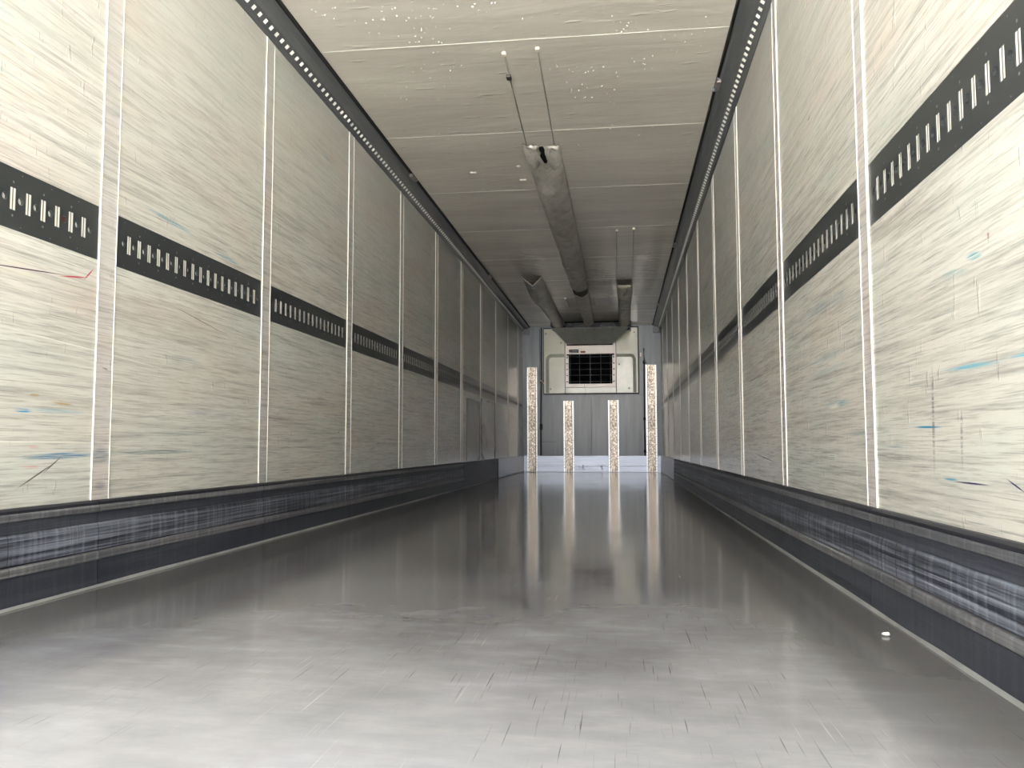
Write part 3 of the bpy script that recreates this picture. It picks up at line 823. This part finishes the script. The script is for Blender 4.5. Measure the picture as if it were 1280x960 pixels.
obj('inner_shade', box(1.11, 1.30, 5.84, 6.60, H-0.010, H-0.005), MSHADE, t, label='dark sheet painting the shade inside the mouth')
# folded flaps at the mouth
for cx, hw, dy, ph in ((1.130, 0.060, 0.0, 1.0), (1.278, 0.062, 0.02, 3.0)):
    bm = bmesh.new(); rows = []
    for i in range(9):
        v = i/8
        rows.append([bm.verts.new((cx + hw*(2*j/10-1)*(1-0.25*v) + 0.012*noise.noise(Vector((v*4, j*0.4, ph))), 5.80+dy+0.26*v + 0.02*noise.noise(Vector((j*0.5, v*2, ph))),
                                   H-0.012-0.085*v**0.7*math.sin(PI*(0.15+0.7*j/10)) - 0.012*noise.noise(Vector((j*0.7, v*3, ph+5))))) for j in range(11)])
    for a, b in zip(rows, rows[1:]):
        for j in range(10): bm.faces.new((a[j], a[j+1], b[j+1], b[j]))
    o = obj('mouth_flap', bm, MFAB, t, True, label='crumpled fabric flap at the mouth'); md = o.modifiers.new('thick', 'SOLIDIFY'); md.thickness = 0.003
obj('tie_tag', box(1.165, 1.195, 9.36, 9.50, 2.452, 2.462, bevel=0.002), MPATCH, t, label='pale tie tag')
t = chute('short rear length of the centre fabric chute behind a torn joint',
      [(11.20, 1.115, 1.335, 0.118), (11.7, 1.12, 1.325, 0.095), (13.2, 1.13, 1.315, 0.075), (14.28, 1.135, 1.310, 0.085)],
      lambda t: 0.12*math.sin(t*9)**2, 5.0, amp=0.014)
obj('inner_shade', chute_mesh([(11.22, 1.122, 1.328, 0.106), (11.7, 1.128, 1.318, 0.080), (12.4, 1.13, 1.31, 0.055)], lambda t: 0.12*math.sin(t*9)**2, 5.0, amp=0.014), MSHADE, t, True, label='dark sheet painting the shade inside the torn joint')
t = chute('left fabric air chute with a V shaped open mouth',
      [(10.42, 0.515, 0.775, 0.090), (11.6, 0.50, 0.775, 0.100), (12.8, 0.56, 0.77, 0.090), (13.9, 0.59, 0.79, 0.085), (14.37, 0.58, 0.80, 0.100)],
      lambda t: 0.10*math.sin(PI*t), 8.0, amp=0.008, vee=1.0)
obj('inner_shade', chute_mesh([(10.46, 0.525, 0.765, 0.086), (11.6, 0.51, 0.765, 0.088), (12.8, 0.57, 0.76, 0.078)], lambda t: 0.10*math.sin(PI*t), 8.0, amp=0.008, vee=1.0), MSHADE, t, True, label='dark sheet painting the shade inside the open mouth')
hem = [(0.515+0.26*i/12, 10.43+0.10*math.sin(PI*i/12), H-0.006-0.098*(1-abs(2*i/12-1))) for i in range(13)]
obj('mouth_hem', tube(bmesh.new(), hem, 0.0035, 6), MPALE, t, True, label='pale hem around the V shaped mouth')
obj('tie_tag', box(0.630, 0.660, 10.62, 10.78, 2.474, 2.484, bevel=0.002), MPATCH, t)
t = chute('right fabric air chute with a pale crumpled mouth',
      [(10.98, 1.715, 1.925, 0.050), (11.3, 1.71, 1.925, 0.105), (12.6, 1.725, 1.915, 0.095), (13.4, 1.72, 1.915, 0.085), (14.37, 1.73, 1.92, 0.105)],
      lambda t: 0.10*gauss(t, 0.85, 0.15), 11.0, amp=0.018)
bm = bmesh.new(); rows = []
for i in range(9):
    v = i/8
    rows.append([bm.verts.new((1.728+0.165*j/12 + 0.01*noise.noise(Vector((v*5, j*0.5, 1))), 10.96+0.55*v, H-0.030-0.095*v**0.6*math.sin(PI*(0.2+0.65*j/12))-0.016-0.020*noise.noise(Vector((j*0.8, v*4, 3))))) for j in range(13)])
for a, b in zip(rows, rows[1:]):
    for j in range(12): bm.faces.new((a[j], a[j+1], b[j+1], b[j]))
o = obj('mouth_flap', bm, MPALE, t, True, label='pale crumpled liner folded out of the mouth'); md = o.modifiers.new('thick', 'SOLIDIFY'); md.thickness = 0.002

# ceiling runners the chutes hang from
runs = [(1.132, 4.396, 1.100, 5.80, 'left of the two thin runners in front of the centre chute'), (1.319, 4.365, 1.297, 5.80, 'right of the two thin runners in front of the centre chute'),
        (1.725, 8.265, 1.712, 11.0, 'left of the two thin runners in front of the right chute'), (1.890, 8.225, 1.912, 11.0, 'right of the two thin runners in front of the right chute')]
for x0, y0, x1, y1, lab in runs:
    t = thing('chute_runner', lab, 'runner', (x0, y0, H), 'thin ceiling runners for the chutes')
    obj('runner_wire', tube(bmesh.new(), [(0, 0, -0.009), ((x1-x0)/2, (y1-y0)/2, -0.013), (x1-x0, y1-y0, -0.009)], 0.0038, 6), MCORD, t, True)
    obj('end_bracket', box(-0.012, 0.012, -0.015, 0.015, -0.016, -0.0005, bevel=0.003), MPALE, t)
    if abs(x0-1.132) < 0.01:
        obj('slider', box(-0.024, 0.004, 0.25, 0.30, -0.024, -0.008, bevel=0.004), MRIB, t)
# small fittings on the ceiling
o = obj('ceiling_plate', box(1.385, 1.61, 12.02, 12.74, H-0.008, H-0.0005, bevel=0.002), MPATCH)
tag(o, 'pale rectangular plate on the ceiling between centre and right chutes', 'plate')
o = obj('ceiling_bracket', box(0.945, 0.985, 12.05, 12.75, H-0.02, H-0.0005, bevel=0.003), MPATCH)
tag(o, 'pale narrow bracket on the ceiling left of the centre chute', 'bracket')
for x, y, w in ((0.985, 6.58, 0.05), (0.99, 6.25, 0.03), (0.62, 6.35, 0.05)):
    o = obj('ceiling_clip', box(x-w/2, x+w/2, y-0.012, y+0.012, H-0.008, H-0.0005, bevel=0.002), MSEAL)
    tag(o, {6.58: 'wider white clip on the ceiling left of the chute mouth', 6.25: 'tiny white clip on the ceiling nearest the chute mouth', 6.35: 'white clip on the ceiling toward the left roof rail'}[y], 'clip')

# crumb on the deck
bm = bmesh.new(); bmesh.ops.create_icosphere(bm, subdivisions=2, radius=0.010)
for v in bm.verts: v.co = Vector((v.co.x, v.co.y*0.9, v.co.z*0.45)) * (1+0.35*noise.noise(v.co*160))
o = obj('debris_crumb', bm, MSEAL, None, True); o.location = (2.372, 2.171, 0.005)
tag(o, 'small white crumb on the grey deck by the right edge', 'debris')

# rear frame at the open doors, just outside the view
fr = bmesh.new()
bx(fr, -0.10, -0.031, Y0-0.10, Y0-0.002, -0.12, H+0.12); bx(fr, W+0.031, W+0.10, Y0-0.10, Y0-0.002, -0.12, H+0.12)
bx(fr, -0.031, W+0.031, Y0-0.10, Y0-0.002, H+0.01, H+0.12)
struct('trim_1', fr, MWIRE, label='steel rear door frame of the trailer')
